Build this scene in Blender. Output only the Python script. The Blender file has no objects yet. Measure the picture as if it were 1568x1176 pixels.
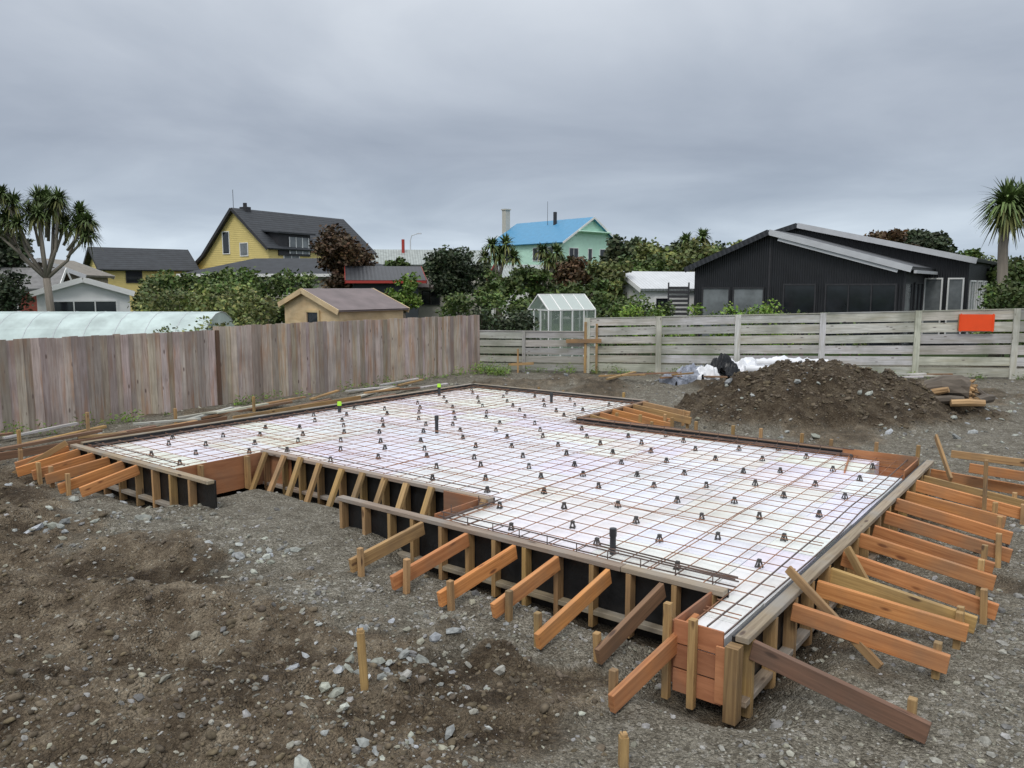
import bpy, math, random
import numpy as np
from mathutils import Vector, Matrix
random.seed(7); rng=np.random.default_rng(7)
D=bpy.data; scene=bpy.context.scene
YAW=math.radians(-37.5)
CA,SA=math.cos(math.radians(37.5)),math.sin(math.radians(37.5))
def S2W(x,y): return (x*CA+y*SA, -x*SA+y*CA)
def W2S(X,Y): return (X*CA-Y*SA, X*SA+Y*CA)

# ---------------------------------------------------------------- noise
_T=rng.random((256,256))
def vnoise(x,y):
    x=np.asarray(x,float); y=np.asarray(y,float)
    xi=np.floor(x).astype(int); yi=np.floor(y).astype(int)
    fx=x-xi; fy=y-yi; fx=fx*fx*(3-2*fx); fy=fy*fy*(3-2*fy)
    a=_T[xi%256,yi%256]; b=_T[(xi+1)%256,yi%256]; c=_T[xi%256,(yi+1)%256]; d=_T[(xi+1)%256,(yi+1)%256]
    return (a*(1-fx)+b*fx)*(1-fy)+(c*(1-fx)+d*fx)*fy
def fbm(x,y,o=4):
    s=0;a=.5
    for i in range(o):
        s=s+a*(vnoise(x+17.3*i,y+9.1*i)-.5); x=np.asarray(x)*2.03; y=np.asarray(y)*2.03; a*=.5
    return s*2
def sst(x): 
    x=np.clip(x,0,1); return x*x*(3-2*x)

POLY=[(-12.1,5.1),(-9.5,5.1),(-9.5,6.6),(-5.4,6.6),(-5.4,5.6),(-2.3,5.6),(-2.3,4.85),(-1.87,4.85),(-1.87,11.6),(-7.5,11.6),(-7.5,14.25),(-12.1,14.25)]
def sd_rects(x,y):
    rs=[(-12.1,-9.5,5.1,14.25),(-12.1,-1.87,6.6,11.6),(-5.4,-1.87,5.6,11.6),(-2.3,-1.87,4.85,6),(-12.1,-7.5,11,14.25)]
    best=None
    for x0,x1,y0,y1 in rs:
        dx=np.maximum(np.maximum(x0-x,x-x1),0); dy=np.maximum(np.maximum(y0-y,y-y1),0)
        d=np.hypot(dx,dy); best=d if best is None else np.minimum(best,d)
    return best
def dirtmask(X,Y):
    l=(-.7-.95*(Y-5)-X)/1.3+1.5*fbm(X*.9,Y*.9,4)
    m=sst(l+.35)
    p=1.15-np.hypot((X+.6)/1.1,(Y-4.9)/1.0)+1.1*fbm(X*1.5+4,Y*1.5,3)
    m=np.maximum(m,sst(p*1.5))
    m=m*sst((14-Y)/3)
    m=np.maximum(m,.7*sst((fbm(X*.5+9,Y*.5+3,4)-.02)*4)*sst((Y-3)/3))
    return m
def mound(X,Y):
    r=np.hypot((X-6.35-.1*(Y-16.3))/np.where(X>6.35,3.9,3.0),(Y-16.3)/2.1)
    r=r+.22*fbm(X*.8+3,Y*.8,3)
    return 1.0*sst(1.12-r*1.0)**.85
HOL=[(-3.3,7.0,.9,.45,.14),(-.25,5.35,.75,.35,.12),(-2.3,5.2,.7,.4,.10),(-4.6,6.0,.8,.4,.10),(.1,4.5,.7,.25,.07)]
def height(X,Y):
    X=np.asarray(X,float);Y=np.asarray(Y,float)
    sx,sy=W2S(X,Y); d=sd_rects(sx,sy)
    near=sst((30-Y)/6)*sst((22-np.abs(X))/6)
    m=dirtmask(X,Y)
    h=.06*fbm(X*.6,Y*.6,3)+.03*fbm(X*3,Y*3,4)
    h=h+m*(.21*fbm(X*1.6+8,Y*1.6,4)+.07*np.abs(fbm(X*5,Y*5,4))+.05*fbm(X*8,Y*8,4)+.02)
    h=h*(.35+.65*sst(d/.5))
    h=h-.17*sst(1-d/.6)*sst((9.3-sy)/3)-.08*sst(1-d/.5)
    for (a,b,ra,rb,hh) in [(-5.6,8.2,1.5,.6,.22),(-4.2,6.6,1.2,.5,.15),(-2.6,6.2,.9,.45,.12),(-1.4,4.5,.8,.5,.12),(-3.2,4.6,1.2,.5,.14),(12.2,13,2.5,1.2,.25),(1.0,20.5,3,1,.18),(8,21,4,1,.25),(14,17,3,1.5,.3)]:
        h=h+hh*np.exp(-((X-a)/ra)**2-((Y-b)/rb)**2)*(1+.9*fbm(X*2.5,Y*2.5,3))
    for (a,b,ra,rb,hh) in HOL:
        h=h-hh*np.exp(-((X-a)/ra)**2-((Y-b)/rb)**2)*(1+.6*fbm(X*2.5,Y*2.5,3))
    mo=mound(X,Y)
    h=h+mo*(1+.28*fbm(X*2,Y*2,4))+np.where(mo>.02,.13*fbm(X*5,Y*5,4),0)*sst(mo*5)
    return h*near
def H(X,Y): return float(height(np.array([X]),np.array([Y]))[0])
def HS(x,y): return H(*S2W(x,y))

# ---------------------------------------------------------------- materials
def newmat(n):
    m=D.materials.new(n); m.use_nodes=True; nt=m.node_tree; b=nt.nodes['Principled BSDF']
    return m,nt,b
def N(nt,t,**k):
    n=nt.nodes.new(t)
    for a,v in k.items():
        if a.startswith('i_'): n.inputs[a[2:].replace('_',' ')].default_value=v
        else: setattr(n,a,v)
    return n
def col(c): return (c[0],c[1],c[2],1)
def mixc(nt,fac,a,b,bt='MIX'):
    n=nt.nodes.new('ShaderNodeMix'); n.data_type='RGBA'; n.blend_type=bt
    for s,v in ((0,fac),(6,a),(7,b)):
        if isinstance(v,(int,float)): n.inputs[s].default_value=v
        elif isinstance(v,tuple): n.inputs[s].default_value=v
        else: nt.links.new(v,n.inputs[s])
    return n.outputs[2]
def ramp(nt,src,stops):
    r=nt.nodes.new('ShaderNodeValToRGB'); e=r.color_ramp.elements
    while len(e)<len(stops): e.new(.5)
    for i,(p,c) in enumerate(stops):
        e[i].position=p; e[i].color=col(c) if not isinstance(c,(int,float)) else (c,c,c,1)
    nt.links.new(src,r.inputs[0]); return r.outputs[0]
def bump(nt,b,src,st=.3,dist=.01):
    n=nt.nodes.new('ShaderNodeBump'); n.inputs['Strength'].default_value=st; n.inputs['Distance'].default_value=dist
    nt.links.new(src,n.inputs['Height']); nt.links.new(n.outputs[0],b.inputs['Normal'])
def plain(n,c,rough=.7,var=.25,scale=3,metal=0,bmp=0):
    m,nt,b=newmat(n)
    tc=N(nt,'ShaderNodeTexCoord'); no=N(nt,'ShaderNodeTexNoise',i_Scale=scale,i_Detail=4.0,i_Roughness=.6)
    nt.links.new(tc.outputs['Object'],no.inputs['Vector'])
    f=ramp(nt,no.outputs['Fac'],[(.3,1-var),(.7,1+var*.4)])
    nt.links.new(mixc(nt,1.0,col(c),f,'MULTIPLY'),b.inputs['Base Color'])
    b.inputs['Roughness'].default_value=rough; b.inputs['Metallic'].default_value=metal
    if bmp: bump(nt,b,no.outputs['Fac'],bmp,.02)
    return m
def wood(n,c1,c2,rough=.75,dirt=(.1,.085,.07),dirtamt=.3,vscale=40,knots=True,dirtscale=2.2,stain=None):
    m,nt,b=newmat(n)
    uv=N(nt,'ShaderNodeUVMap',uv_map='UVMap')
    mp=N(nt,'ShaderNodeMapping'); mp.inputs['Scale'].default_value=(1.6,vscale,1)
    nt.links.new(uv.outputs[0],mp.inputs[0])
    g=N(nt,'ShaderNodeTexNoise',i_Scale=1.0,i_Detail=4.0,i_Roughness=.65,i_Distortion=.6)
    nt.links.new(mp.outputs[0],g.inputs['Vector'])
    c=ramp(nt,g.outputs['Fac'],[(.32,c2),(.62,c1)])
    if stain:
        s1=N(nt,'ShaderNodeTexNoise',i_Scale=1.3,i_Detail=2.0); mq=N(nt,'ShaderNodeMapping'); mq.inputs['Scale'].default_value=(.8,6,1); nt.links.new(uv.outputs[0],mq.inputs[0]); nt.links.new(mq.outputs[0],s1.inputs['Vector'])
        c=mixc(nt,ramp(nt,s1.outputs['Fac'],[(.5,0.0),(.68,.65)]),c,col(stain))
    at=N(nt,'ShaderNodeVertexColor',layer_name='Col')
    c=mixc(nt,1.0,c,at.outputs[0],'MULTIPLY')
    if knots:
        v=N(nt,'ShaderNodeTexVoronoi',i_Scale=1.0); mk=N(nt,'ShaderNodeMapping'); mk.inputs['Scale'].default_value=(2.3,7,1)
        nt.links.new(uv.outputs[0],mk.inputs[0]); nt.links.new(mk.outputs[0],v.inputs['Vector'])
        k=ramp(nt,v.outputs['Distance'],[(.07,1.0),(.14,0.0)])
        c=mixc(nt,k,c,col((c2[0]*.45,c2[1]*.4,c2[2]*.4)))
    tc=N(nt,'ShaderNodeTexCoord'); no=N(nt,'ShaderNodeTexNoise',i_Scale=dirtscale,i_Detail=4.0)
    nt.links.new(tc.outputs['Object'],no.inputs['Vector'])
    f=ramp(nt,no.outputs['Fac'],[(.45,0.0),(.7,dirtamt)])
    c=mixc(nt,f,c,col(dirt))
    nt.links.new(c,b.inputs['Base Color']); b.inputs['Roughness'].default_value=rough
    bump(nt,b,g.outputs['Fac'],.25,.004)
    return m
def ribbed(n,c,axis='x',scale=6,rough=.45,metal=0,st=.6,dk=.7,lo=.75,hi=1.15):
    m,nt,b=newmat(n)
    uv=N(nt,'ShaderNodeUVMap',uv_map='UVMap')
    w=N(nt,'ShaderNodeTexWave',i_Scale=scale,i_Distortion=0.0); w.bands_direction='X' if axis=='x' else 'Y'
    nt.links.new(uv.outputs[0],w.inputs['Vector'])
    no=N(nt,'ShaderNodeTexNoise',i_Scale=2.0,i_Detail=4.0); nt.links.new(uv.outputs[0],no.inputs['Vector'])
    f=ramp(nt,no.outputs['Fac'],[(.3,lo),(.7,hi)])
    cc=mixc(nt,1.0,col(c),f,'MULTIPLY')
    w2=ramp(nt,w.outputs['Fac'],[(0,dk),(.4,1.0)])
    cc=mixc(nt,1.0,cc,w2,'MULTIPLY')
    nt.links.new(cc,b.inputs['Base Color']); b.inputs['Roughness'].default_value=rough; b.inputs['Metallic'].default_value=metal
    bump(nt,b,w.outputs['Fac'],st,.03)
    return m
def foliage(n,c,rough=.65):
    m,nt,b=newmat(n)
    at=N(nt,'ShaderNodeVertexColor',layer_name='Col')
    nt.links.new(mixc(nt,1.0,col(c),at.outputs[0],'MULTIPLY'),b.inputs['Base Color'])
    b.inputs['Roughness'].default_value=rough
    return m

M={}
M['orange']=wood('orange_treated_timber',(.63,.28,.10),(.41,.155,.048),dirt=(.24,.16,.10),dirtamt=.6)
M['pine']=wood('pine_timber',(.47,.30,.13),(.28,.165,.07),dirtamt=.5)
M['brown']=wood('brown_timber',(.27,.15,.09),(.16,.09,.055),dirtamt=.5)
M['plate']=wood('concrete_dusted_timber',(.34,.275,.20),(.20,.15,.105),dirt=(.28,.27,.25),dirtamt=.85)
M['ply']=wood('formply_orange',(.44,.19,.09),(.31,.12,.053),vscale=12,knots=False,dirt=(.20,.14,.10),dirtamt=.65)
M['poly']=plain('black_polythene',(.012,.013,.015),.35,.4,8,bmp=.5)
M['paling']=wood('weathered_paling',(.55,.47,.415),(.34,.27,.23),rough=.9,dirt=(.20,.165,.15),dirtamt=.5,vscale=26,dirtscale=1.5,stain=(.42,.24,.14))
M['rail']=wood('weathered_grey_rail',(.62,.61,.58),(.40,.39,.365),rough=.9,dirt=(.20,.21,.16),dirtamt=.65,vscale=26,dirtscale=1.2,stain=(.40,.37,.30))
M['rebar']=plain('rusty_steel',(.33,.165,.095),.8,.5,7)
M['steel']=plain('dark_steel',(.035,.035,.04),.6,.4,9)
M['dsteel']=plain('mill_scale_bar',(.14,.10,.085),.7,.5,6)
M['blackpl']=plain('black_plastic',(.03,.032,.036),.45,.3,9)
M['chair']=plain('grey_plastic_chair',(.065,.060,.058),.6,.3,9)
M['lime']=plain('lime_plastic_cap',(.45,.85,.05),.5,.1,9)
M['glass']=plain('dark_window_glass',(.02,.024,.03),.07,.5,1.2)
M['lglass']=plain('pale_curtained_glass',(.20,.22,.23),.15,.5,1.2)
M['white']=plain('white_paint',(.82,.83,.82),.6,.08,1.5)
M['trimgrey']=plain('light_grey_fascia',(.55,.57,.60),.5,.12,2)
M['orangesign']=plain('orange_red_sign_face',(.90,.085,.012),.55,.08,2)
def eps():
    m,nt,b=newmat('white_polystyrene')
    tc=N(nt,'ShaderNodeTexCoord')
    no=N(nt,'ShaderNodeTexNoise',i_Scale=1.3,i_Detail=6.0,i_Roughness=.65); nt.links.new(tc.outputs['Object'],no.inputs['Vector'])
    f=ramp(nt,no.outputs['Fac'],[(.33,(.72,.715,.72)),(.50,(.85,.87,.93))])
    n2=N(nt,'ShaderNodeTexNoise',i_Scale=.45,i_Detail=3.0); nt.links.new(tc.outputs['Object'],n2.inputs['Vector'])
    f=mixc(nt,ramp(nt,n2.outputs['Fac'],[(.52,0.0),(.7,.28)]),f,(.68,.60,.54,1))
    at=N(nt,'ShaderNodeVertexColor',layer_name='Col')
    nt.links.new(mixc(nt,1.0,f,at.outputs[0],'MULTIPLY'),b.inputs['Base Color'])
    b.inputs['Roughness'].default_value=.38
    bump(nt,b,no.outputs['Fac'],.3,.02)
    return m
M['eps']=eps()

# ---------------------------------------------------------------- mesh builder
class MB:
    def __init__(s): s.v=[];s.f=[];s.uv=[];s.m=[];s.c=[]
    def obox(s,c,ax,ay,az,mi=0,tint=None):
        if tint is None: tint=random.uniform(.78,1.15)
        t=(tint,tint*random.uniform(.96,1.05),tint*random.uniform(.90,1.10),1)
        c=Vector(c);ax=Vector(ax);ay=Vector(ay);az=Vector(az)
        L,W,Hh=ax.length,ay.length,az.length
        b=len(s.v); sg=[(-1,-1,-1),(1,-1,-1),(1,1,-1),(-1,1,-1),(-1,-1,1),(1,-1,1),(1,1,1),(-1,1,1)]
        for i,j,k in sg: s.v.append(tuple(c+ax*i+ay*j+az*k)); s.c.append(t)
        ru,rv=random.random()*50,random.random()*50
        flip = ax.cross(ay).dot(az)<0
        for F,kind in (((0,3,2,1),'z'),((4,5,6,7),'z'),((0,1,5,4),'y'),((2,3,7,6),'y'),((1,2,6,5),'x'),((3,0,4,7),'x')):
            ff=F[::-1] if flip else F
            s.f.append(tuple(b+q for q in ff)); s.m.append(mi)
            for q in ff:
                i,j,k=sg[q]
                if kind=='z': s.uv.append((i*L+ru,j*W+rv))
                elif kind=='y': s.uv.append((i*L+ru,k*Hh+rv+3))
                else: s.uv.append((j*W*.1+ru,k*Hh+rv))
    def box(s,x0,x1,y0,y1,z0,z1,mi=0,tint=None):
        c=((x0+x1)/2,(y0+y1)/2,(z0+z1)/2); X=Vector(((x1-x0)/2,0,0));Y=Vector((0,(y1-y0)/2,0));Z=Vector((0,0,(z1-z0)/2))
        l=sorted([X,Y,Z],key=lambda a:-a.length); s.obox(c,l[0],l[1],l[2],mi,tint)
    def beam(s,p0,p1,w,h,mi=0,up=(0,0,1),tint=None):
        p0=Vector(p0);p1=Vector(p1);d=p1-p0; ax=d/2; u=Vector(up); sd=d.cross(u)
        if sd.length<1e-4: sd=d.cross(Vector((1,0,0)))
        sd.normalize(); uu=sd.cross(d).normalized()
        s.obox((p0+p1)/2,ax,sd*w/2,uu*h/2,mi,tint)
    def face(s,pts,mi=0,tint=1.0,uvs=None):
        b=len(s.v); P=[Vector(p) for p in pts]
        for p in P: s.v.append(tuple(p)); s.c.append((tint,tint,tint,1))
        s.f.append(tuple(range(b,b+len(P)))); s.m.append(mi)
        e=(P[1]-P[0]).normalized(); n=e.cross(P[2]-P[0]); 
        if n.length<1e-9: n=Vector((0,0,1))
        n.normalize(); g=n.cross(e)
        for i,p in enumerate(P): s.uv.append(uvs[i] if uvs else ((p-P[0]).dot(e),(p-P[0]).dot(g)))
    def tube(s,pts,rad,n=7,mi=0,tint=1.0,cap=True,rough=0):
        P=[Vector(p) for p in pts]; b=len(s.v)
        for i,p in enumerate(P):
            d=(P[min(i+1,len(P)-1)]-P[max(i-1,0)]).normalized()
            a=d.cross(Vector((.13,.97,.2))).normalized(); c=d.cross(a)
            for k in range(n):
                t=2*math.pi*k/n; rr=rad[i]*(1+rough*random.uniform(-1,1)); s.v.append(tuple(p+(a*math.cos(t)+c*math.sin(t))*rr+d*rough*rad[i]*random.uniform(-.6,.6))); s.c.append((tint,)*3+(1,))
        for i in range(len(P)-1):
            for k in range(n):
                k2=(k+1)%n; s.f.append((b+i*n+k,b+i*n+k2,b+(i+1)*n+k2,b+(i+1)*n+k)); s.m.append(mi)
                s.uv+= [(i*.3,k/n),(i*.3,(k+1)/n),((i+1)*.3,(k+1)/n),((i+1)*.3,k/n)]
        if cap:
            for base in (0,(len(P)-1)*n):
                s.f.append(tuple(b+base+k for k in (range(n) if base else range(n-1,-1,-1)))); s.m.append(mi if cap is True else cap); s.uv+=[(.1*math.cos(6.283*k/n),.1*math.sin(6.283*k/n)) for k in range(n)]
    def build(s,name,mats,parent=None,rot=0,loc=(0,0,0),smooth=False,bevel=0):
        me=D.meshes.new(name); me.from_pydata(s.v,[],s.f); me.update()
        for m in mats: me.materials.append(m)
        me.polygons.foreach_set('material_index',s.m)
        uv=me.uv_layers.new(name='UVMap'); uv.data.foreach_set('uv',np.array(s.uv,dtype=np.float32).ravel())
        ca=me.color_attributes.new('Col','FLOAT_COLOR','POINT'); ca.data.foreach_set('color',np.array(s.c,dtype=np.float32).ravel())
        if smooth: me.polygons.foreach_set('use_smooth',[True]*len(me.polygons))
        o=D.objects.new(name,me); scene.collection.objects.link(o); o.rotation_euler=(0,0,rot); o.location=loc
        if parent: o.parent=parent; 
        if bevel:
            bm=o.modifiers.new('Bevel','BEVEL'); bm.width=bevel; bm.segments=1
        return o
def empty(name,rot=0,loc=(0,0,0)):
    e=D.objects.new(name,None); scene.collection.objects.link(e); e.rotation_euler=(0,0,rot); e.location=loc; e.empty_display_size=.2; return e

# ---------------------------------------------------------------- ground
def axis(core,far):
    s=core[-1]-core[-2]; x=core[-1]; up=[]
    while x+s*1.25<far: s*=1.25; x+=s; up.append(x)
    up.append(far); s=core[1]-core[0]; x=core[0]; dn=[]
    while x-s*1.25>-far: s*=1.25; x-=s; dn.append(x)
    dn.append(-far); return np.array(dn[::-1]+list(core)+up)
xc=np.sort(np.unique(np.round(np.concatenate([np.arange(-5,6,.036),np.arange(-13,-5,.075),np.arange(6.03,14.5,.06)]),4)))
yc=[2.6]
while yc[-1]<22: yc.append(yc[-1]+max(.03,.0075*yc[-1]))
xs=axis(xc,900.); ys=axis(np.array(yc),900.)
GX,GY=np.meshgrid(xs,ys); GZ=height(GX,GY)
nx,ny=len(xs),len(ys)
co=np.stack([GX.ravel(),GY.ravel(),GZ.ravel()],1)
idx=np.arange(nx*ny).reshape(ny,nx)
q=np.stack([idx[:-1,:-1].ravel(),idx[:-1,1:].ravel(),idx[1:,1:].ravel(),idx[1:,:-1].ravel()],1)
def fastmesh(name,co,q,k,mats,cols=None,parent=None,smooth=False,mi=None):
    me=D.meshes.new(name); me.vertices.add(len(co)); me.vertices.foreach_set('co',co.astype(np.float32).ravel())
    nf=len(q); me.loops.add(nf*k); me.loops.foreach_set('vertex_index',q.astype(np.int32).ravel())
    me.polygons.add(nf); me.polygons.foreach_set('loop_start',np.arange(0,nf*k,k,dtype=np.int32))
    try: me.polygons.foreach_set('loop_total',np.full(nf,k,dtype=np.int32))
    except Exception: pass
    for m in mats: me.materials.append(m)
    if mi is not None: me.polygons.foreach_set('material_index',mi.astype(np.int32))
    me.update(calc_edges=True)
    if cols is not None:
        ca=me.color_attributes.new('Col','FLOAT_COLOR','POINT'); ca.data.foreach_set('color',cols.astype(np.float32).ravel())
    me.polygons.foreach_set('use_smooth',np.full(len(me.polygons),smooth))
    o=D.objects.new(name,me); scene.collection.objects.link(o)
    if parent: o.parent=parent
    return o
def ground_mat():
    m,nt,b=newmat('gravel_and_dirt')
    tc=N(nt,'ShaderNodeTexCoord'); O=tc.outputs['Object']
    at=N(nt,'ShaderNodeVertexColor',layer_name='Col'); sp=N(nt,'ShaderNodeSeparateColor'); nt.links.new(at.outputs[0],sp.inputs[0])
    def noise(sc,d=4.,r=.6):
        n=N(nt,'ShaderNodeTexNoise',i_Scale=sc,i_Detail=d,i_Roughness=r); nt.links.new(O,n.inputs['Vector']); return n.outputs['Fac']
    def vor(sc):
        n=N(nt,'ShaderNodeTexVoronoi',i_Scale=sc); nt.links.new(O,n.inputs['Vector']); return n
    v1=vor(26.); v2=vor(62.); mid=noise(4.,6.,.68); fine=noise(45.,3.,.7)
    gcol=ramp(nt,v2.outputs['Color'],[(0,(.095,.087,.07)),(.5,(.20,.19,.163)),(.85,(.29,.278,.245)),(1,(.50,.49,.455))])
    gcol=mixc(nt,ramp(nt,v1.outputs['Color'],[(.78,0.0),(.85,.8)]),gcol,col((.35,.345,.325)))
    gcol=mixc(nt,1.0,gcol,ramp(nt,mid,[(.3,(.58,.54,.48)),(.68,(1.22,1.20,1.14))]),'MULTIPLY')
    d=ramp(nt,mid,[(.30,(.062,.046,.030)),(.48,(.145,.113,.077)),(.68,(.29,.245,.18))])
    d=mixc(nt,ramp(nt,v2.outputs['Color'],[(.84,0.0),(.89,.7)]),d,col((.34,.32,.27)))
    d=mixc(nt,1.0,d,ramp(nt,fine,[(.3,.6),(.7,1.25)]),'MULTIPLY')
    ms=N(nt,'ShaderNodeMath',operation='ADD'); nt.links.new(sp.outputs[0],ms.inputs[0])
    mm=N(nt,'ShaderNodeMath',operation='MULTIPLY_ADD'); nt.links.new(mid,mm.inputs[0]); mm.inputs[1].default_value=1.3; mm.inputs[2].default_value=-.65
    nt.links.new(mm.outputs[0],ms.inputs[1])
    c=mixc(nt,ramp(nt,ms.outputs[0],[(.2,0.0),(.8,1.0)]),gcol,d)
    c=mixc(nt,sp.outputs[2],c,mixc(nt,1.0,c,(.42,.39,.355,1),'MULTIPLY'))
    gr=ramp(nt,mid,[(.3,(.02,.04,.01)),(.7,(.07,.11,.03))])
    c=mixc(nt,sp.outputs[1],c,gr)
    nt.links.new(c,b.inputs['Base Color']); b.inputs['Roughness'].default_value=.92; b.inputs['Specular IOR Level'].default_value=.25
    a=N(nt,'ShaderNodeMath',operation='MULTIPLY_ADD'); nt.links.new(v2.outputs['Distance'],a.inputs[0]); a.inputs[1].default_value=-.6; nt.links.new(mid,a.inputs[2])
    a2=N(nt,'ShaderNodeMath',operation='MULTIPLY_ADD'); nt.links.new(v1.outputs['Distance'],a2.inputs[0]); a2.inputs[1].default_value=-.6; nt.links.new(a.outputs[0],a2.inputs[2])
    bump(nt,b,a2.outputs[0],1.0,.04)
    return m
md=mound(GX,GY)
dm=np.maximum(dirtmask(GX,GY),sst(md*5)*.9)
dsx,dsy=W2S(GX,GY)
dm=np.maximum(dm,.75*sst(1-sd_rects(dsx,dsy)/.7)*sst(.4+1.5*fbm(GX*2,GY*2,3)))
grassm=np.maximum(sst((GY-26)/3),sst((-16.4-dsx)/1.0))
grassm=np.maximum(grassm,sst((np.abs(GX)-30)/5))
darkm=np.maximum(sst(md*4)*.85,.95*dirtmask(GX,GY)*sst(.12+2.8*fbm(GX*.8+31,GY*.8+5,4)))  # dark mound soil and wet patches in the dirt
for (a,b_,ra,rb_,hh) in HOL:
    darkm=np.maximum(darkm,.95*sst(1.25-np.hypot((GX-a)/(ra*1.15),(GY-b_)/(rb_*1.15))+.9*fbm(GX*2,GY*2,4)))  # hollows get a darker ground colour
darkm=np.maximum(darkm,.8*sst(1.1-sd_rects(dsx,dsy)/.35))  # trench shadow along the formwork, painted into the ground colour
cols=np.stack([dm,grassm,darkm,dm*0+1],-1).reshape(-1,4)
fastmesh('ground',co,q,4,[ground_mat()],cols,smooth=True)

def stones(name,N_,place,mats,seed=1,gr=(.35,1.1),sink=.1,smooth=False):
    t=(1+5**.5)/2
    iv=np.array([(-1,t,0),(1,t,0),(-1,-t,0),(1,-t,0),(0,-1,t),(0,1,t),(0,-1,-t),(0,1,-t),(t,0,-1),(t,0,1),(-t,0,-1),(-t,0,1)],float)/1.9
    fi=np.array([(0,11,5),(0,5,1),(0,1,7),(0,7,10),(0,10,11),(1,5,9),(5,11,4),(11,10,2),(10,7,6),(7,1,8),(3,9,4),(3,4,2),(3,2,6),(3,6,8),(3,8,9),(4,9,5),(2,4,11),(6,2,10),(8,6,7),(9,8,1)])
    r=np.random.default_rng(seed); X,Y,sz=place(r,N_)
    n=len(X); Z=height(X,Y)
    P=iv[None]*(1+.28*(r.random((n,12,1))-.5)*2)
    sc=sz[:,None]*np.stack([r.uniform(.7,1.3,n),r.uniform(.7,1.1,n),r.uniform(.4,.75,n)],1)
    P=P*sc[:,None,:]
    A=r.uniform(0,2*np.pi,n); c,s=np.cos(A),np.sin(A)
    x=P[:,:,0]*c[:,None]-P[:,:,1]*s[:,None]; y=P[:,:,0]*s[:,None]+P[:,:,1]*c[:,None]
    tl=r.normal(0,.35,n); z=P[:,:,2]+x*np.sin(tl)[:,None]
    co=np.stack([x+X[:,None],y+Y[:,None],z+(Z+sz*sink)[:,None]],-1).reshape(-1,3)
    f=(fi[None]+12*np.arange(n)[:,None,None]).reshape(-1,3)
    g=r.uniform(*gr,n); wm=r.uniform(.8,1.05,n); tint=np.stack([g,g*(.96+.04*wm),g*wm,g*0+1],-1)
    return fastmesh(name,co,f,3,mats,np.repeat(tint,12,0),smooth=smooth)
def stonemat(n,a,c_):
    m,nt,b=newmat(n)
    at=N(nt,'ShaderNodeVertexColor',layer_name='Col'); tc=N(nt,'ShaderNodeTexCoord')
    no=N(nt,'ShaderNodeTexNoise',i_Scale=30.0,i_Detail=3.0); nt.links.new(tc.outputs['Object'],no.inputs['Vector'])
    c=ramp(nt,no.outputs['Fac'],[(.3,a),(.7,c_)])
    nt.links.new(mixc(nt,1.0,c,at.outputs[0],'MULTIPLY'),b.inputs['Base Color']); b.inputs['Roughness'].default_value=.85
    return m
SM=stonemat('grey_stone',(.21,.205,.19),(.40,.40,.39))
RM=stonemat('blue_grey_rock',(.22,.235,.245),(.42,.445,.46))
CM=stonemat('soil_clod',(.075,.058,.040),(.18,.145,.105))
def place_all(r,n):
    u=r.random(n); Y=1/(1/3.4*(1-u)+1/24.*u); X=r.uniform(-.8,.8,n)*Y
    sz=r.lognormal(np.log(.0090),.5,n)*(.7+Y/9); sz=np.clip(sz,.005,.05)
    sx,sy=W2S(X,Y); ok=(sd_rects(sx,sy)>.03)&(sx>-15.8)
    dmk=dirtmask(X,Y); ok&=(r.random(n)<1-.72*dmk)
    ok&=r.random(n)<sst(.55+1.6*fbm(X*.8,Y*.8,3))+.15
    return X[ok],Y[ok],sz[ok]
stones('gravel_stones',28000,place_all,[SM],3)
def place_big(r,n):
    cl=[(-1.05,5.6,.3),(-.75,4.3,.25),(-2.6,7.6,.25),(-4.6,8.3,.4),(-1.25,5.1,.25),(-5.9,8.0,.35),(12,12.5,2),(10.5,16,1.5),(6.3,16,2.2),(6.5,15.2,1.8),(2.5,20,3),(-.5,4.9,.5),(4.8,4.4,.6),(-6,9,.6),(9,13,1.5),(12,17,2)]
    X=[];Y=[];Z=[]
    for i in range(n):
        c=cl[r.integers(len(cl))]; X.append(c[0]+r.normal()*c[2]); Y.append(c[1]+r.normal()*c[2]); Z.append(np.clip(r.lognormal(np.log(.030),.5)*(.6+c[1]/18),.012,.11))
    X,Y,Z=map(np.array,(X,Y,Z)); sx,sy=W2S(X,Y); ok=sd_rects(sx,sy)>.15
    return X[ok],Y[ok],Z[ok]
stones('rocks',460,place_big,[RM],9,gr=(.6,1.2))
def place_clod(r,n):
    u=r.random(n); Y=1/(1/3.3*(1-u)+1/12.*u); X=r.uniform(-.8,.25,n)*Y
    sz=np.clip(r.lognormal(np.log(.012),.5,n)*(.7+Y/12),.006,.045); ok=r.random(n)<dirtmask(X,Y)
    X2=6.4+r.normal(size=n)*1.6; Y2=16+r.normal(size=n)*1.0; s2=np.clip(r.lognormal(np.log(.022),.5,n),.01,.07); o2=(mound(X2,Y2)>.1)&(r.random(n)<.5)
    X=np.concatenate([X[ok],X2[o2]]);Y=np.concatenate([Y[ok],Y2[o2]]);sz=np.concatenate([sz[ok],s2[o2]])
    sx,sy=W2S(X,Y); k=sd_rects(sx,sy)>.05; return X[k],Y[k],sz[k]
stones('soil_clods',8000,place_clod,[CM],21,gr=(.6,1.1),sink=-.05,smooth=True)

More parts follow.
